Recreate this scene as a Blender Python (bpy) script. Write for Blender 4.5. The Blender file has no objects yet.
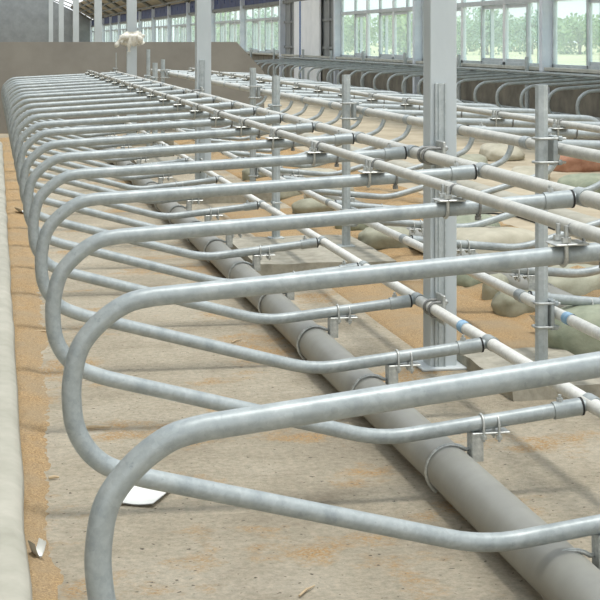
import bpy, math, random
from mathutils import Vector, Matrix, noise
random.seed(7)
sc = bpy.context.scene
COL = sc.collection
PI = math.pi

# ---------------------------------------------------------------- measures
S = 1.08                       # spacing of the stall dividers (m)
KX, KZ = 0.00065060, 0.00066258
H = 2250 * KZ                  # eye height above the floor
T = 0.19375
def ux(u): return u * KX
def uz(z): return H - z * KZ
def wy(y): return y * S
def P(u, y, z): return Vector((u * KX, y * S, H - z * KZ))
def floor_at(px, py, z=2250):
    """spot on the floor, as (units across, spacings along)"""
    ye = z / (py - 39.0); u = (px + 10) * ye
    return u, ye - u * 0.0001167

# ---------------------------------------------------------------- materials
def lin(c):
    c = c / 255.0
    return c / 12.92 if c <= 0.04045 else ((c + 0.055) / 1.055) ** 2.4
def rgb(r, g, b): return (lin(r), lin(g), lin(b), 1.0)

def new_mat(name):
    m = bpy.data.materials.new(name); m.use_nodes = True
    nt = m.node_tree
    return m, nt, nt.nodes['Principled BSDF']

def noise_ramp(nt, scale, stops, detail=6, rough=0.6, stretch=None, coord='Object'):
    tc = nt.nodes.new('ShaderNodeTexCoord')
    src = tc.outputs[coord]
    if stretch:
        mp = nt.nodes.new('ShaderNodeMapping'); mp.inputs['Scale'].default_value = stretch
        nt.links.new(src, mp.inputs['Vector']); src = mp.outputs['Vector']
    n = nt.nodes.new('ShaderNodeTexNoise')
    n.inputs['Scale'].default_value = scale; n.inputs['Detail'].default_value = detail
    n.inputs['Roughness'].default_value = rough
    nt.links.new(src, n.inputs['Vector'])
    r = nt.nodes.new('ShaderNodeValToRGB')
    els = r.color_ramp.elements
    els[0].position, els[0].color = stops[0]
    els[1].position, els[1].color = stops[-1]
    for p, c in stops[1:-1]:
        e = els.new(p); e.color = c
    nt.links.new(n.outputs['Fac'], r.inputs['Fac'])
    return n, r

def bump(nt, b, src, strength=0.3, dist=0.01):
    k = nt.nodes.new('ShaderNodeBump')
    k.inputs['Strength'].default_value = strength; k.inputs['Distance'].default_value = dist
    nt.links.new(src, k.inputs['Height']); nt.links.new(k.outputs['Normal'], b.inputs['Normal'])

def mix(nt, fac, a, b_):
    x = nt.nodes.new('ShaderNodeMix'); x.data_type = 'RGBA'
    if hasattr(fac, 'is_linked'): nt.links.new(fac, x.inputs[0])
    else: x.inputs[0].default_value = fac
    for v, i in ((a, 6), (b_, 7)):
        if hasattr(v, 'is_linked'): nt.links.new(v, x.inputs[i])
        else: x.inputs[i].default_value = v
    return x.outputs[2]

def simple(name, c1, c2, scale=20, metallic=0.0, rough=0.6, bmp=0.0, stretch=None, lo=0.35, hi=0.65, dist=0.004):
    m, nt, b = new_mat(name)
    n, r = noise_ramp(nt, scale, [(lo, c1), (hi, c2)], stretch=stretch)
    nt.links.new(r.outputs['Color'], b.inputs['Base Color'])
    b.inputs['Metallic'].default_value = metallic
    b.inputs['Roughness'].default_value = rough
    if bmp: bump(nt, b, n.outputs['Fac'], bmp, dist)
    return m

def galvanised(name, c1, c2, metallic, rough, spangle=90):
    m, nt, b = new_mat(name)
    n, r = noise_ramp(nt, 14, [(0.3, c1), (0.72, c2)], detail=8, rough=0.7)
    tc = nt.nodes.new('ShaderNodeTexCoord')
    v = nt.nodes.new('ShaderNodeTexVoronoi'); v.inputs['Scale'].default_value = spangle
    nt.links.new(tc.outputs['Object'], v.inputs['Vector'])
    rr = nt.nodes.new('ShaderNodeValToRGB')
    rr.color_ramp.elements[0].color = (.86, .86, .86, 1); rr.color_ramp.elements[1].color = (1.06, 1.06, 1.06, 1)
    nt.links.new(v.outputs['Color'], rr.inputs['Fac'])
    mm = nt.nodes.new('ShaderNodeMix'); mm.data_type = 'RGBA'; mm.blend_type = 'MULTIPLY'
    mm.inputs[0].default_value = 0.8
    nt.links.new(r.outputs['Color'], mm.inputs[6]); nt.links.new(rr.outputs['Color'], mm.inputs[7])
    # small dark scuffs and runs in the zinc
    n2, r2 = noise_ramp(nt, 55, [(0.66, (1, 1, 1, 1)), (0.78, (.55, .56, .56, 1))], detail=3, rough=0.6)
    m3 = nt.nodes.new('ShaderNodeMix'); m3.data_type = 'RGBA'; m3.blend_type = 'MULTIPLY'; m3.inputs[0].default_value = 0.6
    nt.links.new(mm.outputs[2], m3.inputs[6]); nt.links.new(r2.outputs['Color'], m3.inputs[7])
    nt.links.new(m3.outputs[2], b.inputs['Base Color'])
    b.inputs['Metallic'].default_value = metallic
    b.inputs['Roughness'].default_value = rough
    bump(nt, b, n.outputs['Fac'], 0.12, 0.003)
    return m

M = {}
M['zinc'] = galvanised('galvanised_pipe', rgb(143, 151, 152), rgb(180, 186, 184), 0.22, 0.44)
M['zinc_rail'] = galvanised('dusty_galvanised_rail', rgb(182, 182, 174), rgb(208, 207, 198), 0.1, 0.5)
M['zinc_white'] = galvanised('pale_rail', rgb(216, 216, 209), rgb(236, 235, 227), 0.05, 0.45)
M['zinc_post'] = galvanised('galvanised_post', rgb(166, 174, 174), rgb(196, 202, 201), 0.15, 0.48, 60)
M['zinc_bolt'] = simple('zinc_bolt', rgb(165, 168, 165), rgb(205, 207, 202), 60, 0.5, 0.4)
M['bolt_dark'] = simple('dark_bolt', rgb(112, 113, 110), rgb(150, 150, 146), 60, 0.3, 0.45)
M['gap_hose_black'] = simple('gap_and_hose_black', rgb(28, 28, 28), rgb(45, 45, 44), 40, 0, 0.7)  # black for the shaded sleeve gaps, also used on the hose
M['pvc'] = simple('grey_plastic_pipe', rgb(138, 137, 129), rgb(150, 149, 140), 5, 0, 0.5, 0.03)
M['column'] = simple('pale_blue_grey_paint', rgb(188, 196, 197), rgb(204, 210, 211), 3, 0, 0.5, stretch=(1, 1, .3))
M['pillar'] = simple('white_paint', rgb(205, 214, 224), rgb(222, 228, 236), 3, 0, 0.5)
M['tape'] = simple('blue_tape', rgb(120, 165, 200), rgb(160, 195, 220), 30, 0, 0.5)
M['kerb'] = simple('cast_kerb', rgb(158, 155, 140), rgb(184, 180, 166), 5, 0, 0.85, 0.3, lo=.3, hi=.7)
M['footing'] = simple('rough_concrete', rgb(140, 136, 122), rgb(182, 176, 160), 12, 0, 0.9, 0.6, lo=.3, hi=.7, dist=.01)
M['render'] = simple('grey_cement_render', rgb(138, 133, 124), rgb(154, 149, 139), 1.2, 0, 0.9, 0.2)
M['base_wall'] = simple('dark_concrete', rgb(100, 95, 84), rgb(132, 126, 112), 2.2, 0, 0.9, 0.2)
M['sill'] = simple('pale_sill', rgb(170, 170, 160), rgb(196, 196, 186), 3, 0, 0.8)
M['clad'] = simple('grey_cladding', rgb(128, 132, 132), rgb(142, 146, 146), 2, 0, 0.6)
M['door'] = simple('white_sheet', rgb(232, 236, 238), rgb(243, 246, 247), 2, 0, 0.5)
M['blue_trim'] = simple('blue_trim', rgb(60, 100, 160), rgb(80, 120, 175), 4, 0, 0.5)
M['alu'] = simple('aluminium_frame', rgb(188, 196, 199), rgb(206, 212, 214), 6, 0.2, 0.45)
M['alu_white'] = simple('white_frame', rgb(222, 228, 230), rgb(236, 240, 241), 6, 0.0, 0.45)
M['navy'] = simple('navy_panel', rgb(34, 48, 88), rgb(48, 66, 112), 2, 0, 0.6)
M['steel'] = simple('grey_steel', rgb(105, 108, 105), rgb(128, 130, 126), 3, 0.1, 0.6)
M['roof'] = simple('roof_sheet', rgb(150, 140, 120), rgb(172, 160, 138), 2, 0, 0.7)
M['cloth'] = simple('white_plastic', rgb(205, 200, 185), rgb(236, 232, 220), 14, 0, 0.6, 0.3)
M['paper'] = simple('white_paper', rgb(222, 222, 216), rgb(236, 236, 230), 8, 0, 0.7)
M['wood'] = simple('wood_scrap', rgb(178, 156, 124), rgb(206, 186, 154), 30, 0, 0.8)
M['bag'] = simple('woven_bag', rgb(142, 142, 122), rgb(172, 170, 150), 10, 0, 0.8, 0.5, lo=.3, hi=.7, dist=.012)
M['bag_green'] = simple('green_woven_bag', rgb(128, 136, 116), rgb(160, 164, 142), 10, 0, 0.8, 0.5, lo=.3, hi=.7, dist=.012)
M['bag_red'] = simple('reddish_bag', rgb(158, 112, 88), rgb(182, 138, 112), 10, 0, 0.8, 0.4, dist=.01)
M['tarp'] = simple('beige_tarp', rgb(168, 162, 142), rgb(190, 184, 164), 6, 0, 0.75, 0.4, dist=.01)
M['cable'] = M['gap_hose_black']
M['grass'] = simple('dry_grass', rgb(196, 190, 140), rgb(222, 214, 170), 0.15, 0, 0.95)
M['leaf'] = simple('pale_leaves', rgb(140, 172, 122), rgb(186, 208, 160), 0.6, 0, 0.8)  # green paled to stand in for overexposed daylight outside
M['leaf_dark'] = simple('blue_green_leaves', rgb(132, 164, 140), rgb(172, 196, 170), 0.6, 0, 0.8)  # outdoor brightness put into the leaf colour here too
M['bark'] = simple('bark', rgb(110, 98, 80), rgb(140, 126, 104), 2, 0, 0.9)

def floor_mat():
    m, nt, b = new_mat('dusty_concrete_floor')
    n, r = noise_ramp(nt, 1.3, [(0.3, rgb(168, 155, 134)), (0.5, rgb(194, 181, 159)), (0.7, rgb(211, 199, 179))], detail=10, rough=0.65)
    n2, r2 = noise_ramp(nt, 38, [(0.36, (.66, .69, .67, 1)), (0.62, (1.08, 1.08, 1.07, 1))], detail=10, rough=0.8)
    mm = nt.nodes.new('ShaderNodeMix'); mm.data_type = 'RGBA'; mm.blend_type = 'MULTIPLY'; mm.inputs[0].default_value = 1
    nt.links.new(r.outputs['Color'], mm.inputs[6]); nt.links.new(r2.outputs['Color'], mm.inputs[7])
    # sprinkles of wood shavings: broad patches broken up by fine grain
    n3, r3 = noise_ramp(nt, 1.9, [(0.54, (0, 0, 0, 1)), (0.63, (1, 1, 1, 1))], detail=5, rough=0.6)
    n4, r4 = noise_ramp(nt, 75, [(0.38, (0, 0, 0, 1)), (0.54, (1, 1, 1, 1))], detail=4, rough=0.6)
    mu = nt.nodes.new('ShaderNodeMath'); mu.operation = 'MULTIPLY'
    nt.links.new(r3.outputs['Color'], mu.inputs[0]); nt.links.new(r4.outputs['Color'], mu.inputs[1])
    n5, r5 = noise_ramp(nt, 120, [(0.3, rgb(164, 126, 80)), (0.7, rgb(208, 172, 120))], detail=2)
    c = mix(nt, mu.outputs[0], mm.outputs[2], r5.outputs['Color'])
    n7, r7 = noise_ramp(nt, 3.4, [(0.50, (0, 0, 0, 1)), (0.68, (1, 1, 1, 1))], detail=9, rough=0.72)
    m7 = nt.nodes.new('ShaderNodeMath'); m7.operation = 'MULTIPLY'; m7.inputs[1].default_value = 0.32
    nt.links.new(r7.outputs['Color'], m7.inputs[0])
    c = mix(nt, m7.outputs[0], c, rgb(128, 112, 90))
    # dark specks of grit
    n6, r6 = noise_ramp(nt, 45, [(0.66, (0, 0, 0, 1)), (0.71, (1, 1, 1, 1))], detail=3, rough=0.5)
    c = mix(nt, r6.outputs['Color'], c, rgb(96, 88, 74))
    nt.links.new(c, b.inputs['Base Color'])
    b.inputs['Roughness'].default_value = 0.92
    bump(nt, b, n2.outputs['Fac'], 0.9, 0.02)
    return m
M['floor'] = floor_mat()

def shaving_mat(name, a, c, s1, s2, amount):
    m, nt, b = new_mat(name)
    n, r = noise_ramp(nt, 150, [(0.30, a), (0.5, c), (0.70, rgb(222, 192, 146))], detail=5, rough=0.7)
    n2, r2 = noise_ramp(nt, 2.3, [(0.5 - amount, s1), (0.5 + amount, s2)], detail=6, rough=0.6)
    n3, r3 = noise_ramp(nt, 2.0, [(0.42, (0, 0, 0, 1)), (0.6, (1, 1, 1, 1))], detail=7, rough=0.65)
    cc = mix(nt, r3.outputs['Color'], r.outputs['Color'], mix(nt, 0.55, r.outputs['Color'], r2.outputs['Color']))
    nt.links.new(cc, b.inputs['Base Color'])
    b.inputs['Roughness'].default_value = 0.95
    bump(nt, b, n.outputs['Fac'], 0.8, 0.015)
    return m
M['shavings'] = shaving_mat('wood_shavings', rgb(122, 96, 66), rgb(184, 152, 108), rgb(174, 152, 118), rgb(166, 152, 128), .12)
M['shavings_sand'] = shaving_mat('shavings_and_sand', rgb(130, 102, 68), rgb(182, 148, 102), rgb(160, 144, 116), rgb(182, 168, 142), .15)

M['sand'] = simple('tan_earth', rgb(158, 144, 120), rgb(196, 184, 160), 1.8, 0, .95, .4, lo=.3, hi=.7, dist=.02)
def glass_mat():
    m = bpy.data.materials.new('window_glass'); m.use_nodes = True
    nt = m.node_tree; nt.nodes.clear()
    o = nt.nodes.new('ShaderNodeOutputMaterial')
    t = nt.nodes.new('ShaderNodeBsdfTransparent'); t.inputs['Color'].default_value = (.90, .96, .95, 1)
    g = nt.nodes.new('ShaderNodeBsdfGlossy'); g.inputs['Roughness'].default_value = 0.05
    d = nt.nodes.new('ShaderNodeBsdfTranslucent'); d.inputs['Color'].default_value = (.85, .95, .95, 1)
    a = nt.nodes.new('ShaderNodeMixShader'); a.inputs[0].default_value = 0.05
    c = nt.nodes.new('ShaderNodeMixShader'); c.inputs[0].default_value = 0.24      # milky share imitating the overexposed glare outside
    nt.links.new(t.outputs[0], a.inputs[1]); nt.links.new(g.outputs[0], a.inputs[2])
    nt.links.new(a.outputs[0], c.inputs[1]); nt.links.new(d.outputs[0], c.inputs[2])
    nt.links.new(c.outputs[0], o.inputs['Surface'])
    return m
M['glass'] = glass_mat()

# ---------------------------------------------------------------- mesh builder
class MB:
    def __init__(self): self.v = []; self.f = []; self.sm = []
    def add(self, verts, faces, smooth):
        o = len(self.v); self.v += [tuple(p) for p in verts]
        self.f += [tuple(i + o for i in fc) for fc in faces]; self.sm += [smooth] * len(faces)
    def box(self, c, d, rot=None, bev=0.0):
        cx, cy, cz = c; hx, hy, hz = d[0] / 2, d[1] / 2, d[2] / 2
        pts = []; faces = []
        if bev <= 0:
            for sx in (-1, 1):
                for sy in (-1, 1):
                    for sz in (-1, 1): pts.append(Vector((sx * hx, sy * hy, sz * hz)))
            faces = [(0, 1, 3, 2), (4, 6, 7, 5), (0, 4, 5, 1), (2, 3, 7, 6), (0, 2, 6, 4), (1, 5, 7, 3)]
        else:
            ring = lambda b, z: [Vector(p + (z,)) for p in ((-hx + b, -hy), (hx - b, -hy), (hx, -hy + b), (hx, hy - b), (hx - b, hy), (-hx + b, hy), (-hx, hy - b), (-hx, -hy + b))]
            sh = lambda z: [Vector((p.x * (hx - bev) / hx, p.y * (hy - bev) / hy, z)) for p in ring(bev, 0)]
            pts = sh(-hz) + ring(bev, -hz + bev) + ring(bev, hz - bev) + sh(hz)
            for k in range(3):
                for i in range(8): faces.append((k * 8 + i, k * 8 + (i + 1) % 8, k * 8 + 8 + (i + 1) % 8, k * 8 + 8 + i))
            faces += [tuple(range(7, -1, -1)), tuple(range(24, 32))]
        if rot is not None: pts = [rot @ p for p in pts]
        self.add([p + Vector(c) for p in pts], faces, False)
    def tube(self, pts, r, seg=14, cap=True, hollow=0.0, flat=None):
        pts = [Vector(p) for p in pts]
        n = len(pts); tans = []
        for i in range(n):
            a = pts[max(i - 1, 0)]; b = pts[min(i + 1, n - 1)]
            tans.append((b - a).normalized())
        t0 = tans[0]
        ref = Vector((0, 0, 1)) if abs(t0.z) < 0.9 else Vector((0, 1, 0))
        nrm = (ref - t0 * ref.dot(t0)).normalized()
        rings = []
        for i in range(n):
            if i:
                ax = tans[i - 1].cross(tans[i])
                if ax.length > 1e-9:
                    nrm = Matrix.Rotation(tans[i - 1].angle(tans[i]), 3, ax.normalized()) @ nrm
                nrm = (nrm - tans[i] * nrm.dot(tans[i])).normalized()
            bn = tans[i].cross(nrm)
            rr = r[i] if isinstance(r, (list, tuple)) else r
            rings.append([pts[i] + (nrm * math.cos(2 * PI * k / seg) + bn * math.sin(2 * PI * k / seg)) * rr for k in range(seg)])
        vs = [p for ring in rings for p in ring]
        fs = [(i * seg + k, i * seg + (k + 1) % seg, (i + 1) * seg + (k + 1) % seg, (i + 1) * seg + k) for i in range(n - 1) for k in range(seg)]
        self.add(vs, fs, True)
        if cap:
            self.add(rings[0], [tuple(range(seg - 1, -1, -1))], False)
            self.add(rings[-1], [tuple(range(seg))], False)
    def nut(self, c, r, h, axis='z'):
        a = {'z': Vector((0, 0, h / 2)), 'x': Vector((h / 2, 0, 0)), 'y': Vector((0, h / 2, 0))}[axis]
        c = Vector(c); o = len(self.f)
        self.tube([c - a, c + a], r, 6)
        for i in range(o, len(self.f)): self.sm[i] = False
    def grid(self, fn, nu, nv, close_u=False):
        vs = [fn(i / (nu if close_u else nu - 1), j / (nv - 1)) for j in range(nv) for i in range(nu)]
        fs = []
        for j in range(nv - 1):
            for i in range(nu if close_u else nu - 1):
                i2 = (i + 1) % nu
                fs.append((j * nu + i, j * nu + i2, (j + 1) * nu + i2, (j + 1) * nu + i))
        self.add(vs, fs, True)
    def mesh(self, name, mat):
        me = bpy.data.meshes.new(name)
        me.from_pydata(self.v, [], self.f); me.polygons.foreach_set('use_smooth', self.sm)
        me.materials.append(mat); me.update()
        return me
    def build(self, name, mat, parent=None):
        o = bpy.data.objects.new(name, self.mesh(name, mat)); COL.objects.link(o)
        if parent: o.parent = parent
        return o

def tag(o, label=None, cat=None, group=None, kind=None):
    if label: o['label'] = label
    if cat: o['category'] = cat
    if group: o['group'] = group
    if kind: o['kind'] = kind
    return o
def thing(name, label, cat, loc=(0, 0, 0), rz=0, group=None):
    o = bpy.data.objects.new(name, None); o.empty_display_size = 0.1
    COL.objects.link(o); o.location = loc; o.rotation_euler = (0, 0, rz)
    return tag(o, label, cat, group)
def struct(name, mb, mat): return tag(mb.build(name, mat), kind='structure')
def copy_tree(o, parent=None):
    c = o.copy(); COL.objects.link(c); c.parent = parent
    for ch in list(o.children): copy_tree(ch, c)
    return c
def smooth_path(pts, per=6):
    """Catmull-Rom through 2-D or 3-D points"""
    pts = [Vector(p) for p in pts]; out = []
    for i in range(len(pts) - 1):
        p0 = pts[max(i - 1, 0)]; p1 = pts[i]; p2 = pts[i + 1]; p3 = pts[min(i + 2, len(pts) - 1)]
        for k in range(per):
            t = k / per
            out.append(0.5 * ((2 * p1) + (p2 - p0) * t + (2 * p0 - 5 * p1 + 4 * p2 - p3) * t * t + (3 * p1 - p0 - 3 * p2 + p3) * t ** 3))
    out.append(pts[-1]); return out
def fillet(a, b, c, r, n=7):
    a, b, c = Vector(a), Vector(b), Vector(c)
    u = (a - b).normalized(); v = (c - b).normalized()
    p, q = b + u * r, b + v * r
    return [p * (1 - t) ** 2 + b * 2 * t * (1 - t) + q * t * t for t in [k / n for k in range(n + 1)]]
def u_bolt(mb, c, r, rod, leg, across, down, n=9):
    """U-shaped rod round a pipe: c the pipe centre, across a unit vector over the pipe, down the way its legs point"""
    c = Vector(c); ac = Vector(across); dn = Vector(down)
    pts = [c + ac * r + dn * leg]
    for k in range(n + 1):
        a = PI * k / n
        pts.append(c + ac * (r * math.cos(a)) - dn * (r * math.sin(a)))
    pts.append(c - ac * r + dn * leg)
    mb.tube(pts, rod, 6)

R_LOOP, R_NECK, R_HEAD, R_LOW, R_PVC = 37 * KX, 29 * KX, 41 * KX, 38 * KX, 116 * KX

# ---------------------------------------------------------------- the dividers
REAR = [(2345, 905), (2445, 924), (2545, 985), (2625, 1075), (2657, 1190), (2661, 1285), (2649, 1372), (2610, 1450), (2550, 1510), (2470, 1548), (2390, 1575)]
ORD = 'first second third fourth fifth sixth seventh eighth ninth tenth eleventh twelfth thirteenth fourteenth fifteenth sixteenth seventeenth eighteenth nineteenth twentieth twenty-first twenty-second twenty-third twenty-fourth twenty-fifth twenty-sixth twenty-seventh twenty-eighth twenty-ninth thirtieth'.split()

def make_divider(sign, z_head, z_neck_pipe, d_neck, z_rear, d_pvc, z_pvc, full=True, fine=True):
    """sign -1: the loop reaches left of its rail. Local origin on the floor under the head rail."""
    def L(d, z, y=0.0): return Vector((sign * d * KX, y, H - z * KZ))
    root = bpy.data.objects.new('stall_divider', None); COL.objects.link(root); root.empty_display_size = .1
    dz = z_rear - 905
    rear = [(d, z + dz * max(0.0, 1 - (z - 905) / 700)) for d, z in REAR]
    path = [L(62, z_head + (z_rear - z_head) * 62 / 2345)]
    for k in range(1, 6): path.append(L(2345 * k / 6, z_head + (z_rear - z_head) * k / 6))
    path += smooth_path([L(d, z) for d, z in rear], 5)
    bend = L(1065, 1932)
    end = L(-40 + 50, 1820 + 5)
    low0 = path[-1]
    for k in range(1, 4): path.append(low0.lerp(bend, k / 4.4))
    path += fillet(low0, bend, end, 0.10)
    path += [bend.lerp(end, .5), end]
    mb = MB(); mb.tube(path, R_LOOP, 16 if full else 10)
    mb.build('loop_pipe', M['zinc'], root)
    # sleeve joints on head rail and lower rail
    for zr, d0, z_, ln, rr, sl in ((z_head - 4, 0, z_head, 150, R_HEAD, (z_rear - z_head) / 2345), (1818, -40, 1820, 150, R_LOW, (1932 - 1820) / 1105)):
        mb = MB()
        mb.tube([L(d0 + 66, z_ + 66 * sl), L(d0 + 60 + ln, z_ + (60 + ln) * sl)], R_LOOP + .005, 16)
        mb.tube([L(d0, zr, -.040), L(d0, zr, .040)], rr + .004, 16)
        mb.tube([L(d0 + 30, z_ + 30 * sl), L(d0 + 62, z_ + 62 * sl)], R_LOOP * .8, 12)
        s = mb.build('rail_sleeve', M['zinc'], root)
        if fine:
            g = MB(); g.tube([L(d0 + 56, z_ + 56 * sl), L(d0 + 67, z_ + 67 * sl)], R_LOOP + .0065, 14); g.build('gap_shade_ring', M['gap_hose_black'], s)  # dark ring stands in for the shade in the sleeve gap
            g = MB(); t = L(d0 + 175, z_ + 175 * sl); t.z += R_LOOP + .008
            g.nut(t, .011, .014); g.tube([t, t + Vector((0, 0, .018))], .006, 8); g.build('bolt', M['zinc_bolt'], s)
    # clamp where the neck rail crosses on top of the loop
    zp = z_head + (z_rear - z_head) * d_neck / 2345
    c = L(d_neck, zp); top = c + Vector((0, 0, R_LOOP + .004)); nk = c + Vector((0, 0, R_LOOP + .008 + R_NECK))
    mb = MB(); mb.box(top + Vector((-.034, 0, 0)), (.092, .084, .006), bev=.0025)
    cl = mb.build('rail_clamp', M['zinc_bolt'], root)
    if fine:
        b = MB(); cc = c + Vector((-.048, 0, 0))
        u_bolt(b, cc, R_LOOP + .005, .0062, R_LOOP + .052, (0, 1, 0), (0, 0, 1))
        for sy in (-1, 1): b.nut(cc + Vector((0, sy * (R_LOOP + .005), R_LOOP + .016)), .013, .013)
        b.build('u_bolt', M['zinc_bolt'], cl)
        b = MB(); u_bolt(b, nk + Vector((0, .034, 0)), R_NECK + .004, .0048, R_NECK + .030, (1, 0, 0), (0, 0, -1)); b.build('u_bolt', M['bolt_dark'], cl)
        b = MB(); cc = c + Vector((.062, 0, 0)); u_bolt(b, cc, R_LOOP + .004, .0042, R_LOOP + .006, (0, 1, 0), (0, 0, 1))
        b.nut(cc - Vector((0, 0, R_LOOP + .01)), .011, .014); b.build('u_bolt', M['bolt_dark'], cl)
    # bracket that holds the big plastic pipe under the lower arm
    if full:
        d_b = d_pvc - 140; zb = 1820 + (1932 - 1820) * (d_b + 40) / 1105
        c = L(d_b, zb); tz = c.z - R_LOOP - .004; q = -sign      # q: towards the head rail
        hb = H - (z_pvc - 20) * KZ
        mb = MB()
        mb.box((c.x + q * .035, 0, tz), (.130, .060, .006), bev=.002)
        mb.box((c.x - q * .028, 0, (tz + hb) / 2), (.006, .055, tz - hb), bev=.002)
        mb.box((c.x - q * .010, -.026, (tz + hb) / 2 + .01), (.036, .005, tz - hb - .02))
        hg = mb.build('pipe_hanger', M['zinc_bolt'], root)
        if fine:
            for k in (0, 1):
                b = MB(); cc = Vector((c.x + q * (.010 + .052 * k), 0, c.z - .008 * k * .4))
                u_bolt(b, cc, R_LOOP + .004, .0048, R_LOOP + .030, (0, 1, 0), (0, 0, -1))
                for sy in (-1, 1): b.nut(cc + Vector((0, sy * (R_LOOP + .004), -R_LOOP - .016)), .010, .012)
                b.build('u_bolt', M['zinc_bolt'], hg)
        b = MB(); pc = L(d_pvc, z_pvc); rr = R_PVC + .007
        pts = [Vector((c.x - q * .030, .012, pc.z + rr * .80))]
        for k in range(15):
            a = math.radians(52 + k * 13)
            pts.append(pc + Vector((q * rr * math.cos(a), .012, rr * math.sin(a))))
        b.tube(pts, .0065, 8)
        b.build('pipe_ring', M['zinc_bolt'], root)
    return root

def place(root, u, y, tilt, label, group):
    a = tilt
    root.location = (ux(u), wy(y), 0)
    if a:
        zh = H - 790 * KZ
        Ry = Matrix.Rotation(a, 3, 'Y')
        p = Ry @ Vector((0, 0, zh))
        root.location = (ux(u) - p.x, wy(y), zh - p.z)
        root.rotation_euler = (0, a, 0)
    tag(root, label, 'stall divider', group)

# near row
K0 = 1.63
g1 = 'divider loops of the near stall row'
d1 = make_divider(-1, 790, 0, 650, 905, 704, 2108)
tilts = {1: -.062, 2: -.021, 3: -.010}
slide = {1: -34}
N1 = 21
protos = [d1]
for k in range(1, N1 + 1):
    o = d1 if k == 1 else copy_tree(d1)
    lab = f'{ORD[k-1]} galvanised loop divider of the near stall row, counted from the front' if k > 1 else 'frontmost galvanised loop divider of the near stall row, cut by the bottom edge'
    if k == N1: lab = 'last galvanised loop divider of the near stall row, against the end wall'
    place(o, 2950 + slide.get(k, 0), k + K0, tilts.get(k, random.uniform(-.004, .004)), lab, g1)

# second row, facing the near one
g2 = 'divider loops of the second stall row'
U2 = 3800
d2 = make_divider(1, 738, 0, 900, 830, 720, 2120)
ks = list(range(4, N1 + 1))
for i, k in enumerate(ks):
    o = d2 if i == 0 else copy_tree(d2)
    lab = f'{ORD[i]} galvanised loop divider of the second stall row beyond the posts, from the front'
    place(o, U2, k + K0, random.uniform(-.004, .004), lab, g2)

# third row along the window wall
g3 = 'divider loops of the stall row along the window wall'
U3 = 13760
d3 = make_divider(-1, 850, 0, 650, 985, 704, 2108, full=False, fine=False)
ys3 = [16.6 + i for i in range(27)]
for i, y in enumerate(ys3):
    o = d3 if i == 0 else copy_tree(d3)
    lab = f'{ORD[i]} galvanised loop divider of the row along the window wall, from the front'
    place(o, U3, y, random.uniform(-.004, .004), lab, g3)

# ---------------------------------------------------------------- rails
def rail(name, u, z, y0, y1, r, mat, label, cat='rail', joints=(), tape=(), group=None):
    t = thing(name, label, cat, (ux(u), wy(y0), 0), 0, group)
    mb = MB(); n = 24
    mb.tube([(random.uniform(-.0015, .0015), (y1 - y0) * S * k / n, uz(z) + random.uniform(-.0015, .0015)) for k in range(n + 1)], r, 18)
    mb.build('rail_pipe', mat, t)
    for y in joints:
        j = MB(); yy = (y - y0) * S
        j.tube([(0, yy - .055, uz(z)), (0, yy + .055, uz(z))], r + .0045, 18); j.build('coupling', M['zinc'], t)
    for y in tape:
        j = MB(); yy = (y - y0) * S
        j.tube([(0, yy - .035, uz(z)), (0, yy + .035, uz(z))], r + .0022, 18, cap=False); tag(j.build('tape_band', M['tape'], t), 'blue tape wrapped round the rail')
    return t
YE = 23.0
def neck_z(zh, zr, d): return (zh + (zr - zh) * d / 2345) - (37 * KX + .008) / KZ - 29
rail('neck_rail', 2300, neck_z(790, 905, 650), 1.2, YE, R_NECK, M['zinc_rail'], 'thin pale neck rail clamped on top of the near row of loops')
rail('head_rail', 2950, 786, 1.2, YE, R_HEAD, M['zinc_rail'], 'thick upper head rail joining the inner tops of the near loops')
rail('lower_rail', 2990, 1818, 1.2, YE, R_LOW, M['zinc_white'], 'pale lower rail joining the bottom arms of the near loops', tape=(5.95,))
rail('neck_rail', U2 + 900, neck_z(738, 830, 900), 3.2, YE, R_NECK, M['zinc_rail'], 'thin neck rail clamped on top of the second row of loops')
rail('head_rail', U2, 734, 3.2, YE, R_HEAD, M['zinc_rail'], 'thick upper head rail bolted to the posts of the second row')
rail('lower_rail', U2 + 40 - 80, 1818, 3.2, YE, R_LOW, M['zinc_white'], 'white lower rail with blue tape bolted low on the second row posts', tape=(6.05, 4.9))
rail('neck_rail', U3 - 650, neck_z(850, 985, 650), 14.5, 44, R_NECK, M['zinc'], 'neck rail on top of the stall row along the window wall')
rail('head_rail', U3, 846, 14.5, 44, R_HEAD, M['zinc'], 'head rail of the stall row along the window wall')
rail('lower_rail', U3 + 40, 1818, 14.5, 44, R_LOW, M['zinc'], 'lower rail of the stall row along the window wall')

def brisket(u, y0, y1, label):
    t = MB(); n = 30
    t.tube([(ux(u) + random.uniform(-.003, .003), wy(y0 + (y1 - y0) * k / n), uz(2108)) for k in range(n + 1)], R_PVC, 28)
    o = t.build('brisket_pipe', M['pvc']); tag(o, label, 'pipe')
    # printed line along its side
brisket(2246, 1.2, YE, 'big grey plastic pipe lying along the floor under the near loops')
brisket(U2 + 720, 3.2, YE, 'big grey plastic pipe lying among the sandbags of the second row')

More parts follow.
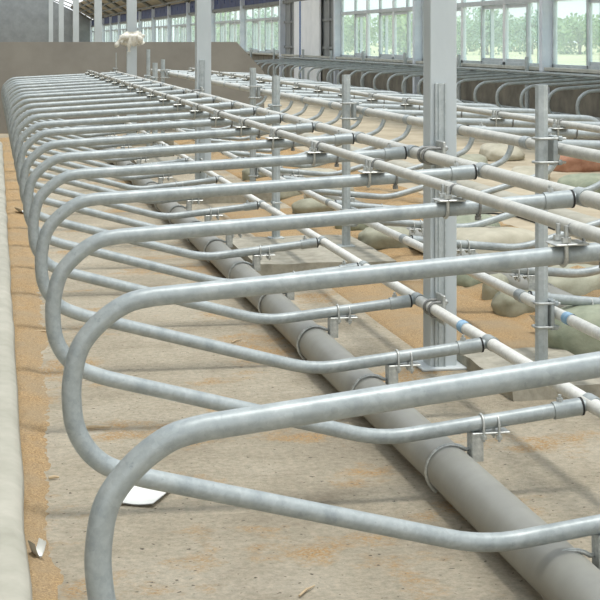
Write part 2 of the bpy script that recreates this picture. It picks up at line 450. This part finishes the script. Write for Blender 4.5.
# ---------------------------------------------------------------- columns, posts, footings
ZF = 2118
def footing(y, lab, u0=2510, u1=3880, dy=.95):
    mb = MB(); h = uz(ZF if dy > .85 else 2165); x0, x1 = ux(u0), ux(u1); y0, y1 = wy(y) - dy / 2, wy(y) + dy / 2
    nx, ny = 16, 12
    def jit(p, a): return noise.noise(Vector(p) * 6) * a
    mb.grid(lambda a, b: Vector((x0 + (x1 - x0) * a, y0 + (y1 - y0) * b, h + jit((x0 + a, y + b, 0), .008))), nx, ny)
    rim = [(i / (nx - 1), 0) for i in range(nx)] + [(1, j / (ny - 1)) for j in range(1, ny)] + [(1 - i / (nx - 1), 1) for i in range(1, nx)] + [(0, 1 - j / (ny - 1)) for j in range(1, ny - 1)]
    top = [Vector((x0 + (x1 - x0) * a, y0 + (y1 - y0) * b, h + jit((x0 + a, y + b, 0), .008))) for a, b in rim]
    low = [Vector((p.x + jit((p.x, p.y, 3), .012), p.y + jit((p.x, p.y, 5), .012), -.01)) for p in top]
    n = len(rim)
    mb.add(top + low, [(i, n + i, n + (i + 1) % n, (i + 1) % n) for i in range(n)], False)
    tag(mb.build('concrete_footing', M['footing']), lab, 'footing', 'concrete footings under the posts')
fy = [6.2, 9.73, 13.75, 17.2, 21.1]
for y, lab in zip(fy, ('low concrete footing under the tall front post, beside the nearest column', 'rough square-edged concrete footing around the second pair of posts', 'concrete footing under the second column', 'concrete footing around the fourth pair of posts', 'concrete footing under the third column by the end wall')):
    footing(y, lab, *((3240, 4000, .8) if y == 6.2 else (2510, 3880, 1.38 if y == 9.73 else .95)))

def column(y, u, w, label, full=True, stub=True, base=ZF):
    hgt = 5.6
    zb = uz(base)
    t = thing('steel_column', label, 'column', (ux(u), wy(y), zb), 0, 'steel columns along the near head rail')
    mb = MB(); d = w
    mb.box((0, -d / 2 + .006, hgt / 2), (w, .011, hgt), bev=.003)
    mb.box((0, d / 2 - .006, hgt / 2), (w, .011, hgt), bev=.003)
    mb.box((0, 0, hgt / 2), (.012, d - .02, hgt))
    mb.box((-w / 2 + .004, 0, hgt / 2), (.006, d - .022, hgt))
    mb.build('shaft', M['column'], t)
    mb = MB(); mb.box((0, 0, .006), (w + .10, d + .10, .012), bev=.003); mb.build('base_plate', M['column'], t)
    if stub:
        zt = uz(301) - zb
        mb = MB()
        mb.box((-.018, -d / 2 - .006, zt / 2), (.050, .008, zt), bev=.002)
        for sx in (-1, 1): mb.box((-.018 + sx * .022, -d / 2 - .011, zt / 2), (.006, .010, zt))
        mb.box((-.018, -d / 2 - .011, zt / 2), (.018, .008, zt))
        ch = mb.build('channel_post', M['zinc_post'], t)
        for zr, rr, uu in ((786, R_HEAD, 2950), (1818, R_LOW, 2990)):
            for sy in (-.055, .02):
                b = MB(); cx = ux(uu) - ux(u); cz = uz(zr) - zb
                u_bolt(b, (cx, -d / 2 - .05 + sy, cz), rr + .007, .006, abs(cx) - .01, (0, 0, 1), (1, 0, 0))
                b.build('u_bolt', M['bolt_dark'], ch)
            b = MB(); b.box((-.035, -d / 2 - .055, uz(zr) - zb), (.012, .16, .13), bev=.003)
            for sy in (-.055, .02):
                for s2 in (-1, 1): b.nut((-.022, -d / 2 - .05 + sy, uz(zr) - zb + s2 * (rr + .007)), .012, .014, 'x')
            b.build('bracket_plate', M['zinc_bolt'], ch)
    return t
UC = 3095
column(6.52, UC, .124, 'nearest pale steel column, with a channel post bolted on its front', base=2250)
column(14.17, UC, .140, 'second pale steel column from the front')
c3 = column(21.5, UC, .140, 'third pale steel column, with a plastic sheet tied round it', stub=False)
for i, y in enumerate((28.3, 35.7, 43.1, 50.5)):
    o = column(y, UC, .14, ['fourth pale steel column, just beyond the end wall', 'fifth pale steel column, beyond the end wall', 'sixth pale steel column, beyond the end wall', 'seventh pale steel column, beyond the end wall'][i], stub=False, base=2250)

def post(u, y, z_top, label, rails=(), w=.056, group='galvanised posts', base=ZF):
    zb = uz(base); h = uz(z_top) - zb
    t = thing('galvanised_post', label, 'post', (ux(u), wy(y), zb), 0, group)
    mb = MB(); mb.tube([(0, 0, 0), (0, 0, h)], w * .53, 8); mb.sm = [False] * len(mb.sm)
    mb.build('post_tube', M['zinc_post'], t)
    mb = MB(); mb.box((0, 0, .004), (w + .05, w + .05, .008), bev=.002); mb.build('base_plate', M['zinc_post'], t)
    for zr, rr, uu in rails:
        for dz in (-.052, .052):
            b = MB(); z = uz(zr) - zb + dz; q = w / 2 + .006
            s = 1 if uu > u else -1
            xe = ux(uu) - ux(u)
            pts = [(s * (abs(xe) - .005), -q, z)] + [(-s * q * .6, -q, z), (-s * q, -q * .6, z), (-s * q, q * .6, z), (-s * q * .6, q, z)] + [(s * (abs(xe) - .005), q, z)]
            b.tube(pts, .0058, 8); b.build('u_bolt', M['zinc_bolt'], t)
        b = MB(); zc = uz(zr) - zb
        xm = ux(uu) - ux(u)
        b.box((xm * .50, 0, zc), (abs(xm) * .22, .075, .13), bev=.003)
        for dz in (-.052, .052):
            for sy in (-1, 1): b.nut((xm * .70, sy * (w / 2 + .006), zc + dz), .012, .016, 'x')
        b.build('saddle', M['zinc'], t)
    return t
UP = 3640
r2 = ((734, R_HEAD, U2), (1818, R_LOW, U2 - 40))
pl = ['tall galvanised post in front, right of the nearest column', 'second galvanised post of the second row, standing on the square-edged footing', 'third galvanised post of the second row', 'fourth galvanised post of the second row, behind the second column', 'fifth galvanised post of the second row, by the end wall']
for i, (ye, zt) in enumerate(((6.60, 303), (10.22, 366), (13.85, 400), (17.45, 400), (21.05, 430))):
    post(UP, ye - UP * .0001167, zt, pl[i], r2, group='posts of the second stall row', base=2165 if i == 0 else ZF)
r1 = ((786, R_HEAD, 2950), (1818, R_LOW, 2990))
for i, (px, zt, w) in enumerate(((276, 391, .056), (155, 440, .060), (147, 200, .045), (116, 330, .05))):
    u = 3040; ye = u / (px + 10)
    if i == 2: ye = 19.2
    post(u, ye - u * .0001167, zt, ['post of the near row midway between the first and second columns', 'short thick post of the near row before the third column', 'slim tall post of the near row before the third column', 'last slim post of the near row against the end wall'][i], r1, w=w, group='posts of the near stall row', base=ZF if i == 0 else 2250)
for i, px in enumerate((527, 459, 405, 363, 331, 303, 274, 251)):
    u = 13650; ye = u / (px + 10)
    post(u, ye - u * .0001167, 455, f'{ORD[i]} post from the right along the window wall row', (), w=.075, group='posts of the window wall stall row', base=2250)

# ---------------------------------------------------------------- floor, kerb, walls
mb = MB(); mb.box((ux(5500), wy(62), -.05), (20.0, wy(150), .10)); struct('floor', mb, M['floor'])

def kerb_mesh():
    mb = MB()
    ys = [wy(0.6 + 19.6 * k / 90) for k in range(91)]
    prof = [(-.34, -.0), (-.34, .10), (-.31, .122), (-.20, .128), (-.08, .127), (-.03, .120), (-.006, .102), (.002, .078), (-.016, .050), (-.030, 0)]
    def fn(a, b):
        k = b * 90; y = 0.6 * S + 19.6 * S * b
        i = a * (len(prof) - 1); i0 = min(int(round(i)), len(prof) - 1)
        dx, z = prof[i0]
        edge = .096 + .066 * (y - 3.7) / 17.5
        w = noise.noise(Vector((y * 1.6, i0 * .15, 2))) * .010 + noise.noise(Vector((y * 3, i0 * .2, 8))) * .003
        return Vector((edge + dx + w, y, z + (noise.noise(Vector((y * 1.5, dx * 5, 4))) * .004 if z > .01 else 0)))
    mb.grid(fn, len(prof), 91)
    for b in (0, 1):
        e = [fn(i / (len(prof) - 1), b) for i in range(len(prof))]
        mb.add(e, [tuple(range(len(e))) if b else tuple(range(len(e) - 1, -1, -1))], False)
    return mb
tag(kerb_mesh().build('stall_kerb', M['kerb']), 'rounded pale concrete kerb running along the left edge', 'kerb')

mb = MB()
mb.grid(lambda a, b: Vector((ux(6560) + [0, .0, .02, .05, .14, .20, .215, .22][int(round(a * 7))] + .008 * noise.noise(Vector((b * 40, a, 1))), wy(3.5 + 19.5 * b), [0, .12, .15, .165, .165, .15, .12, 0][int(round(a * 7))])), 8, 60)
tag(mb.build('stall_kerb', M['kerb']), 'concrete kerb along the alley side of the second row', 'kerb')
# end wall of the double row, with its sloped right shoulder
yw = wy(23.75)
def prism(mb, outline, y0, y1):
    n = len(outline)
    vs = [Vector((x, y0, z)) for x, z in outline] + [Vector((x, y1, z)) for x, z in outline]
    mb.add(vs, [tuple(range(n)), tuple(range(2 * n - 1, n - 1, -1))] + [(i, n + i, n + (i + 1) % n, (i + 1) % n) for i in range(n)], False)
mb = MB(); prism(mb, [(ux(-1700), 0), (ux(6730), 0), (ux(6730), uz(810)), (ux(6030), uz(72)), (ux(-1700), uz(72))], yw, yw + .18)
struct('wall_end', mb, M['render'])

XW = ux(13950)
YW0, YW1, BAY = wy(8.4), wy(23.37 + 7.5 * 15), 7.5 * S
zs, zt, zu, ze = uz(705), uz(-1010), uz(-1690), uz(-2650)
mb = MB(); mb.box((XW + .12, (YW0 + YW1) / 2, zs / 2 - .03), (.24, YW1 - YW0, zs - .06)); struct('wall_right', mb, M['base_wall'])
mb = MB(); mb.box((XW + .08, (YW0 + YW1) / 2, zs - .03), (.36, YW1 - YW0, .06), bev=.008); struct('trim_1', mb, M['sill'])
mb = MB(); mb.box((XW + .02, (YW0 + YW1) / 2, zu + .04), (.14, YW1 - YW0, .10)); struct('trim_2', mb, M['steel'])
mb = MB()
for y in [wy(23.37) + BAY * j for j in range(-2, 16)]:
    mb2 = MB(); mb2.box((XW - .02, y, ze / 2), (.22, .15, ze), bev=.004); struct('pillar_right', mb2, M['pillar'])

def window(n, y0, y1):
    t = bpy.data.objects.new(f'window_{n}', None); COL.objects.link(t); t.location = (XW + .08, y0, zs); tag(t, kind='structure')
    Lw = y1 - y0; f = MB(); fw = MB()
    def bar(y, w, z0, z1, d=.07, m=f, off=0.0): m.box((off, y, (z0 + z1) / 2 - zs), (d, w, z1 - z0))
    def hbar(z, h, a=0.0, b=1.0, d=.07, m=f, off=0.0): m.box((off, Lw * (a + b) / 2, z - zs), (d, Lw * (b - a), h))
    hbar(zs + .025, .05); hbar(zu - .03, .06); hbar(zt, .085, d=.09)
    bar(.03, .06, zs, zu); bar(Lw - .03, .06, zs, zu)
    for a in (.30, .63): bar(Lw * a, .13, zs, zu, m=fw)
    for a in (.14, .47, .80):
        bar(Lw * a, .055, zs, zt); bar(Lw * (a + .016), .05, zs, zt, off=.04)
        bar(Lw * (a - .055), .035, zs, zt, off=.04)
    for a, b in ((.14, .30), (.30, .47), (.63, .80)):
        hbar(zs + .08, .06, a, b, off=.03); hbar(zt - .08, .06, a, b, off=.03)
    for q in (.15, .47, .80): bar(Lw * q, .05, zt, zu)
    f.build('window_frame', M['alu'], t); fw.build('mullion', M['alu_white'], t)
    g = MB(); g.box((.0, Lw / 2, (zu - zs) / 2), (.008, Lw - .04, zu - zs - .04)); g.build('pane', M['glass'], t)
wn = 1
for j in range(-2, 15):
    y0 = wy(23.37) + BAY * j + .075; y1 = y0 + BAY - .15
    # navy boarding above the windows, each board with a small opening
    nb = MB(); m = 4; w = (y1 - y0) / m
    for q in range(m):
        a = y0 + q * w + .03; b = a + w - .06; c = (a + b) / 2
        z0, z1 = zu + .10, ze - .02; zc = z0 + (z1 - z0) * .55
        nb.box((XW + .05, (a + c - .10) / 2, (z0 + z1) / 2), (.05, c - .10 - a, z1 - z0))
        nb.box((XW + .05, (c + .10 + b) / 2, (z0 + z1) / 2), (.05, b - c - .10, z1 - z0))
        nb.box((XW + .05, c, (z0 + zc - .10) / 2), (.05, .20, zc - .10 - z0))
        nb.box((XW + .05, c, (z1 + zc + .10) / 2), (.05, .20, z1 - zc - .10))
    struct('wall_right_boarding', nb, M['navy'])
    if j == 2:
        ya, yb = wy(40.35), wy(43.85)
        mb = MB()
        mb.box((XW + .07, (y0 + ya) / 2 + .45, zu / 2), (.06, ya - y0 + .9, zu))
        mb.box((XW + .07, (y1 + yb) / 2, zu / 2), (.06, y1 - yb, zu))
        for z in (1.25, 2.02):
            mb.box((XW + .02, (y0 + ya) / 2, z), (.06, ya - y0, .06)); mb.box((XW + .02, (y1 + yb) / 2, z), (.06, y1 - yb, .06))
        for yy in (y0 + (ya - y0) * .55, yb + (y1 - yb) * .5): mb.box((XW + .02, yy, zu / 2), (.06, .07, zu))
        struct('wall_right_cladding', mb, M['clad'])
        dr = bpy.data.objects.new('door_1', None); COL.objects.link(dr); dr.location = (XW - .06, ya, 0); tag(dr, kind='structure')
        mb = MB(); mb.box((0, (yb - ya) / 2, zu / 2 + .02), (.05, yb - ya, zu - .04), bev=.004); mb.build('door_leaf', M['door'], dr)
        mb = MB(); mb.box((-.03, (yb - ya) * .74, zu / 2 + .02), (.02, .16, zu - .05)); mb.build('door_edge', M['blue_trim'], dr)
    else:
        window(wn, y0, y1); wn += 1
# far gable and the roof, its unseen ridge gap widened to let light in
mb = MB(); prism(mb, [(-6, 0), (XW, 0), (XW, ze), (2.4, 6.5), (-6, ze)], YW1, YW1 + .15); struct('wall_back', mb, M['clad'])
mb = MB(); mb.box((-6.1, (YW0 + YW1) / 2 - 4, ze / 2), (.12, YW1 - YW0 + 12, ze)); struct('wall_left', mb, M['clad'])
mb = MB()
ym0, ym1 = -6.0, YW1
for xa, za, xb, zb_ in ((XW + .3, ze - .05, 7.2, 4.45), (-2.4, 5.25, -6.2, ze - .05)):
    vs = [Vector((xa, ym0, za)), Vector((xb, ym0, zb_)), Vector((xb, ym1, zb_)), Vector((xa, ym1, za))]
    vs += [v + Vector((0, 0, .06)) for v in vs]
    mb.add(vs, [(0, 1, 2, 3), (7, 6, 5, 4), (0, 4, 5, 1), (1, 5, 6, 2), (2, 6, 7, 3), (3, 7, 4, 0)], False)
struct('roof', mb, M['roof'])
for j in range(-2, 16):
    y = wy(23.37) + BAY * j; mb = MB()
    mb.tube([(XW, y, ze - .05), (7.2, y, 4.36)], .09, 6); mb.tube([(-2.4, y, 5.12), (-6.1, y, ze - .05)], .09, 6)
    mb.tube([(7.2, y, 4.36), (2.4, y, 6.4), (-2.4, y, 5.12)], .05, 6)
    struct('roof_beam', mb, M['steel'])
mb = MB()
for k in range(4):
    f = (k + .5) / 4; x = XW + (7.2 - XW) * f; z = ze + (4.45 - ze) * f - .10
    mb.box((x, (ym0 + ym1) / 2, z), (.06, ym1 - ym0, .08))
struct('roof_purlin', mb, M['steel'])

# ---------------------------------------------------------------- shavings, sand, litter
def strip():
    mb = MB()
    def fn(a, b):
        y = wy(1.0 + 21.5 * b); ye = 1.0 + 21.5 * b
        edge = .088 + .068 * (y - 3.7) / 17.5
        wd = .070 + .024 * max(0, ye - 3) + .05 * noise.noise(Vector((y * 1.3, 3, 1))) + .03 * noise.noise(Vector((y * 5, 9, 1)))
        wd = max(.05, min(wd, .34))
        x = edge - .022 + (wd + .012) * a
        z = .030 * math.sin(PI * min(1, .12 + a * .88)) ** .8 * (1 - a * .55) - .003 + .009 * noise.noise(Vector((x * 30, y * 22, 0))) + .006 * noise.noise(Vector((x * 80, y * 60, 3)))
        return Vector((x, y, z if a < .999 else -.012))
    mb.grid(fn, 26, 900)
    return mb
tag(strip().build('wood_shavings', M['shavings']), 'orange wood shavings heaped in a strip along the kerb', 'shavings', kind='stuff')
def mound(name, u0, u1, y0, y1, hgt, mat, label, nx, ny, seed=0.0, sc_=1.1):
    mb = MB()
    def fn(a, b):
        x = ux(u0 + (u1 - u0) * a); y = wy(y0 + (y1 - y0) * b)
        e = min(1, a * 6, (1 - a) * 6) * min(1, b * 10, (1 - b) * 10)
        h = (.5 + .5 * noise.noise(Vector((x * sc_, y * sc_, seed)))) * .7 + .3 * noise.noise(Vector((x * 4, y * 4, seed + 3))) + .10 * noise.noise(Vector((x * 15, y * 15, seed)))
        return Vector((x, y, max(-.01, hgt * h * e + .004) if e > 0 else -.01))
    mb.grid(fn, nx, ny)
    return tag(mb.build(name, mat), label, 'shavings', kind='stuff')
mound('wood_shavings', 4010, 6300, 3.5, 22.6, .15, M['shavings_sand'], 'sand and wood shavings spread over the second row of stalls', 60, 330, 1.0)
mound('wood_shavings', 3060, 4250, 6.75, 8.85, .055, M['shavings'], 'orange shavings patch on the floor between the nearest column and sandbags', 36, 50, 5.0, 1.6)
mound('wood_shavings', 3000, 4300, 10.5, 12.8, .06, M['shavings'], 'orange shavings patch behind the square-edged footing', 36, 50, 8.0, 1.6)

mound('alley_sand', 6000, 11200, 5, 40, .05, M['sand'], 'pale tan earth spread over the alley beyond the second row', 50, 200, 12.0, .8)
def bag(u, y, sx, sy, sz, rz, mat, label, seed, cat='sandbag', tiltx=0.0, torn=False):
    mb = MB(); nu, nv = 30, 18
    def fn(a, b):
        th = 2 * PI * a; ph = PI * (b - .5)
        def se(v, p): return math.copysign(abs(v) ** p, v)
        x = se(math.cos(ph), .55) * se(math.cos(th), .60); yy = se(math.cos(ph), .55) * se(math.sin(th), .60); z = se(math.sin(ph), .75)
        q = Vector((x * 1.7, yy * 1.7, z * 1.5 + seed))
        k = 1 + .13 * noise.noise(q) + .05 * noise.noise(q * 3.2) + .025 * noise.noise(q * 8)
        p = Vector((x * sx / 2 * k, yy * sy / 2 * k, z * sz / 2 * k))
        p.z = max(p.z, -sz * .40)
        p.z -= .10 * sz * (abs(x) ** 3)
        return p
    mb.grid(fn, nu, nv, close_u=True)
    t = thing('sandbag', label, cat, (ux(u), wy(y), sz * .40 - .004), 0, 'sandbags along the second row')
    o = mb.build('sack', mat, t); o.rotation_euler = (tiltx, 0, rz)
    s = MB(); pts = [Vector((math.cos(a) * .022, 0, math.sin(a) * .016)) for a in (0,)]
    s.tube([(sx * .44, 0, -.01), (sx * .52, .01, -.005), (sx * .60, .0, -.025)], [.035, .014, .03], 10)
    tie = s.build('tied_neck', mat, o)
    return t
bags = [
    (4330, 6.62, .52, .40, .27, .9, 'bag_green', 'plump green-grey sandbag under the white rail at the right edge', 1.3),
    (4310, 7.62, .30, .22, .16, .3, 'bag', 'small round grey sandbag just left of the front post foot', 4.1),
    (4330, 8.05, .20, .16, .18, 1.2, 'bag', 'small upright sack beside the round grey sandbag', 6.2),
    (4450, 8.55, .34, .26, .15, .2, 'bag_green', 'dark green sandbag half under the plastic pipe beside the nearest column', 2.7),
    (5080, 8.05, .62, .44, .21, .7, 'bag', 'torn grey sandbag spilling shavings at the right edge', 8.8),
    (5060, 9.55, .85, .55, .25, .5, 'tarp', 'large flat beige sandbag right of the nearest column', 3.9),
    (5700, 9.0, .70, .50, .20, .2, 'tarp', 'wide beige sandbag lying far behind the front post', 9.4),
    (4230, 10.15, .42, .30, .19, -.2, 'bag', 'grey sandbag lying right of the square-edged footing', 5.5),
    (4350, 11.2, .40, .30, .17, .6, 'bag_green', 'green-grey sandbag behind the lone one right of the footing', 7.1),
    (4160, 12.25, .40, .28, .17, .1, 'bag', 'grey sandbag beyond the second post, end towards the alley', 2.2),
    (4560, 12.9, .48, .34, .24, .8, 'tarp', 'pale sandbag stacked on the pipe beyond the second post', 1.9),
    (4200, 13.6, .42, .30, .18, .4, 'bag', 'grey sandbag by the third post of the second row', 3.1),
    (*floor_at(578, 172), .60, .42, .26, .1, 'bag_red', 'reddish brown sack lying in the alley right of the front post', 4.7),
    (*floor_at(556, 158), .46, .36, .20, .9, 'bag_red', 'smaller brown sack in the alley behind the reddish one', 5.9),
    (5380, 10.6, .60, .44, .22, 1.3, 'bag_green', 'green sandbag heaped beyond the beige ones at right', 6.6),
    (4900, 14.6, .55, .40, .22, .5, 'tarp', 'beige sandbag in the middle of the second row stalls', 7.7),
    (*floor_at(500, 160), 1.0, .45, .22, 1.45, 'tarp', 'long grey-beige sandbag in the alley left of the front post', 2.4),
    (*floor_at(470, 172), .8, .40, .22, 1.3, 'bag', 'long grey sandbag in the alley just right of the nearest column', 6.9),
    (*floor_at(592, 196), .7, .5, .24, .6, 'bag_green', 'greenish sack in the alley at the right edge below the reddish one', 7.9),
    (*floor_at(530, 182), .9, .42, .18, 1.2, 'tarp', 'low beige sandbag behind the front post', 5.2),
    (4350, 15.4, .44, .30, .19, .2, 'bag', 'farthest grey sandbag along the second row pipe', 8.3)]
for u, y, a, b, c, rz, m, lab, sd in bags: bag(u, y, a, b, c, rz, M[m], lab, sd)
# heap of shavings showing through the torn bag
mb = MB()
mb.grid(lambda a, b: Vector((.11 * (1 - b) * math.cos(2 * PI * a) * (1 + .25 * noise.noise(Vector((a * 5, b, 2)))), .08 * (1 - b) * math.sin(2 * PI * a), .035 * b)), 20, 8, close_u=True)
o = mb.build('shavings_heap', M['shavings']); o.location = (ux(5060), wy(8.02), .165)
tag(o, 'orange shavings spilling out of the torn sandbag', 'shavings')
# slack black hose over the beige bag
pts = smooth_path([P(4600, 9.9, 2060), P(4760, 10.1, 1960), P(5100, 10.15, 1880), P(5500, 9.9, 1860), P(5800, 9.6, 1960)], 8)
mb = MB(); mb.tube(pts, .006, 8); tag(mb.build('hose', M['cable']), 'thin black hose arching over the large beige sandbag', 'hose')

def scrap(name, px, py, sx, sy, rz, mat, label, cat, lift=.006, curl=.02, seed=0):
    u, y = floor_at(px, py)
    mb = MB()
    up = lambda a, b: curl * (abs(a - .5) ** 2 * 3 + .3 * noise.noise(Vector((a * 3, b * 3, seed))) ** 2)
    f = lambda a, b, o: Vector(((a - .5) * sx, (b - .5) * sy, up(a, b) + o))
    mb.grid(lambda a, b: f(a, b, .003), 9, 7); mb.grid(lambda a, b: f(1 - a, b, 0), 9, 7)
    o = mb.build(name, mat); o.location = (ux(u), wy(y), lift); o.rotation_euler = (0, 0, rz)
    return tag(o, label, cat)
scrap('paper_sheet', 150, 494, .13, .30, -.45, M['paper'], 'torn white paper sheet on the floor behind the frontmost loop', 'paper', curl=.010, seed=3)
scrap('paper_scrap', 37, 563, .035, .05, .4, M['paper'], 'crumpled white paper scrap in the shavings beside the kerb', 'paper', lift=.022, curl=.05, seed=5)
scrap('paper_scrap', 23, 215, .10, .16, .3, M['paper'], 'pale paper scrap far along the kerb in the shavings', 'paper', lift=.02, curl=.05, seed=8)
scrap('plastic_scrap', 553, 337, .20, .14, .5, M['paper'], 'crumpled clear plastic scrap on the shavings right of the front post', 'plastic', lift=.05, curl=.08, seed=2)
def stick(px, py, ln, r, rz, label):
    u, y = floor_at(px, py)
    mb = MB(); mb.tube([(-ln / 2, 0, 0), (0, .004, .002), (ln / 2, 0, 0)], [r * .8, r, r * .5], 7)
    o = mb.build('wood_stick', M['wood']); o.location = (ux(u), wy(y), r + .002); o.rotation_euler = (0, 0, rz)
    tag(o, label, 'stick')
stick(93, 430, .14, .007, .05, 'flat pale stick on the floor left of the second loop bend')
stick(54, 480, .035, .006, .1, 'short wood chip on the floor near the kerb')
stick(307, 593, .09, .004, .9, 'thin twig on the floor at the bottom edge')
stick(237, 342, .10, .004, .9, 'thin twig on the floor between the third and fourth loops')
stick(40, 333, .16, .005, .1, 'dark twig lying across the shavings strip')

# plastic sheet tied round the third column
t = thing('plastic_sheet', 'crumpled white plastic sheet tied round the third column', 'sheet', (ux(UC), wy(21.5), uz(95)))
mb = MB()
def wrap(a, b):
    th = 2 * PI * a; n_ = noise.noise(Vector((math.cos(th) * 2, math.sin(th) * 2, b * 4)))
    r = .125 + .035 * math.sin(PI * b) + .06 * n_
    return Vector((r * math.cos(th), r * math.sin(th), -.03 + .20 * b + .03 * n_))
mb.grid(wrap, 30, 10, close_u=True); mb.build('wrap', M['cloth'], t)
for (dx, dz, w2) in ((-.24, -.06, .030), (.15, .0, .034), (-.05, -.12, .030), (-.18, .02, .030)):
    b = MB(); b.tube(smooth_path([(dx * .2, -.12, .09), (dx * .6, -.15, .09), (dx * .9, -.14, dz * .4 + .02), (dx, -.13, dz)], 5), [w2 * (1 + .35 * math.sin(k * .9 + dx * 9)) * (1.2 - .03 * k) for k in range(16)], 10)
    b.build('loose_end', M['cloth'], t)

# ---------------------------------------------------------------- outside
mb = MB(); mb.box((XW + 190, 190, -.25), (380, 900, .1)); struct('ground_outside', mb, M['grass'])
def make_tree(seed, h, w, mat):
    rnd = random.Random(seed)
    root = bpy.data.objects.new('tree', None); COL.objects.link(root)
    mb = MB(); mb.tube([(0, 0, 0), (.1, 0, h * .3), (.0, .1, h * .7)], [.22, .16, .06], 8)
    for k in range(5):
        a = k * 1.3; mb.tube([(0, 0, h * (.25 + .08 * k)), (math.cos(a) * w * .28, math.sin(a) * w * .28, h * (.5 + .07 * k))], [.09, .03], 6)
    mb.build('trunk', M['bark'], root)
    mb = MB()
    cl = [(rnd.uniform(-.36, .36) * w, rnd.uniform(-.36, .36) * w, h * rnd.uniform(.18, .86), rnd.uniform(.16, .26) * w) for _ in range(16)] + [(0, 0, h * .84, .2 * w), (0, 0, h * .3, .4 * w)]
    for cx, cy, cz, r in cl:
        for _ in range(110):
            d = Vector((rnd.gauss(0, 1), rnd.gauss(0, 1), rnd.gauss(0, 1))).normalized() * r * rnd.uniform(.55, 1.05)
            c = Vector((cx, cy, max(.15, cz + d.z))) + Vector((d.x, d.y, 0))
            n = Vector((rnd.gauss(0, 1), rnd.gauss(0, 1), rnd.gauss(0, 1))).normalized(); a = n.orthogonal().normalized(); b = n.cross(a)
            s = rnd.uniform(.18, .36)
            mb.add([c - a * s, c - b * s * .6, c + a * s, c + b * s * .6], [(0, 1, 2, 3)], False)
    mb.build('crown', mat, root)
    return root
kinds = [make_tree(1, 6.0, 6.5, M['leaf']), make_tree(2, 7.2, 7.5, M['leaf_dark']), make_tree(3, 4.6, 6.5, M['leaf'])]
used = [False] * 3
def tree(px, dist, kind, scale):
    scale *= .80
    ye = dist / S; u = (px + 10) * ye
    o = kinds[kind] if not used[kind] else copy_tree(kinds[kind]); used[kind] = True
    # straight ahead distance, spread sideways
    o.location = (u * KX, dist - u * KX * T, -.2); o.scale = (scale,) * 3; o.rotation_euler = (0, 0, random.uniform(0, 6))
    return o
tx = [(610, 0, 1.05), (580, 2, 1.1), (556, 0, .9), (532, 1, .85), (508, 2, 1.1), (487, 1, .95), (470, 0, .85), (448, 2, 1.0), (425, 1, .9), (404, 0, 1.0), (382, 1, .82), (360, 0, .9), (335, 2, 1.1), (310, 1, .9), (282, 0, 1.0), (262, 1, .9), (240, 2, 1.1), (218, 0, 1.0), (196, 1, .9), (640, 1, 1.0), (660, 0, 1.0)]
names = ['pale green rounded tree', 'blue-green tall tree', 'low spreading pale bushy tree']
cnt = [0, 0, 0]
for px, k, s in sorted(tx, reverse=True):
    o = tree(px, (176 if sum(cnt) % 2 else 214) + random.uniform(-5, 5), k, s); cnt[k] += 1
    tag(o, f'{names[k]} outside the windows, {ORD[cnt[k]-1]} of its kind from the right', 'tree', 'trees beyond the windows')

# ---------------------------------------------------------------- light, camera
w = bpy.data.worlds.new('overcast_sky'); sc.world = w; w.use_nodes = True
nt = w.node_tree; bg = nt.nodes['Background']
tc = nt.nodes.new('ShaderNodeTexCoord'); sp = nt.nodes.new('ShaderNodeSeparateXYZ')
nt.links.new(tc.outputs['Generated'], sp.inputs[0])
rp = nt.nodes.new('ShaderNodeValToRGB')
rp.color_ramp.elements[0].position = 0.0; rp.color_ramp.elements[0].color = (.93, .97, 1.0, 1)
rp.color_ramp.elements[1].position = 0.9; rp.color_ramp.elements[1].color = (.84, .92, 1.0, 1)
nt.links.new(sp.outputs['Z'], rp.inputs['Fac']); nt.links.new(rp.outputs['Color'], bg.inputs['Color'])
bg.inputs['Strength'].default_value = 1.15
sun = bpy.data.lights.new('sun', 'SUN'); sun.energy = 1.6; sun.angle = math.radians(9); sun.color = (1.0, .97, .92)
so = bpy.data.objects.new('sun', sun); COL.objects.link(so)
d = Vector((-.10, .12, -1.0)); so.rotation_euler = d.to_track_quat('-Z', 'Y').to_euler(); so.location = (2, 3, 9)

cam = bpy.data.cameras.new('camera'); co = bpy.data.objects.new('camera', cam); COL.objects.link(co)
co.location = (0, 0, H); co.rotation_euler = (PI / 2, 0, -math.atan(T))
cam.sensor_width = 36; cam.sensor_fit = 'HORIZONTAL'; cam.lens = 1600 / 600 * 36
cam.shift_y = -(300 - 39) / 600; cam.clip_end = 2000; cam.clip_start = .05
sc.camera = co

sc.view_settings.view_transform = 'Standard'; sc.view_settings.look = 'None'
sc.view_settings.gamma = 1; sc.view_settings.use_curve_mapping = False
sc.view_settings.exposure = 0.40
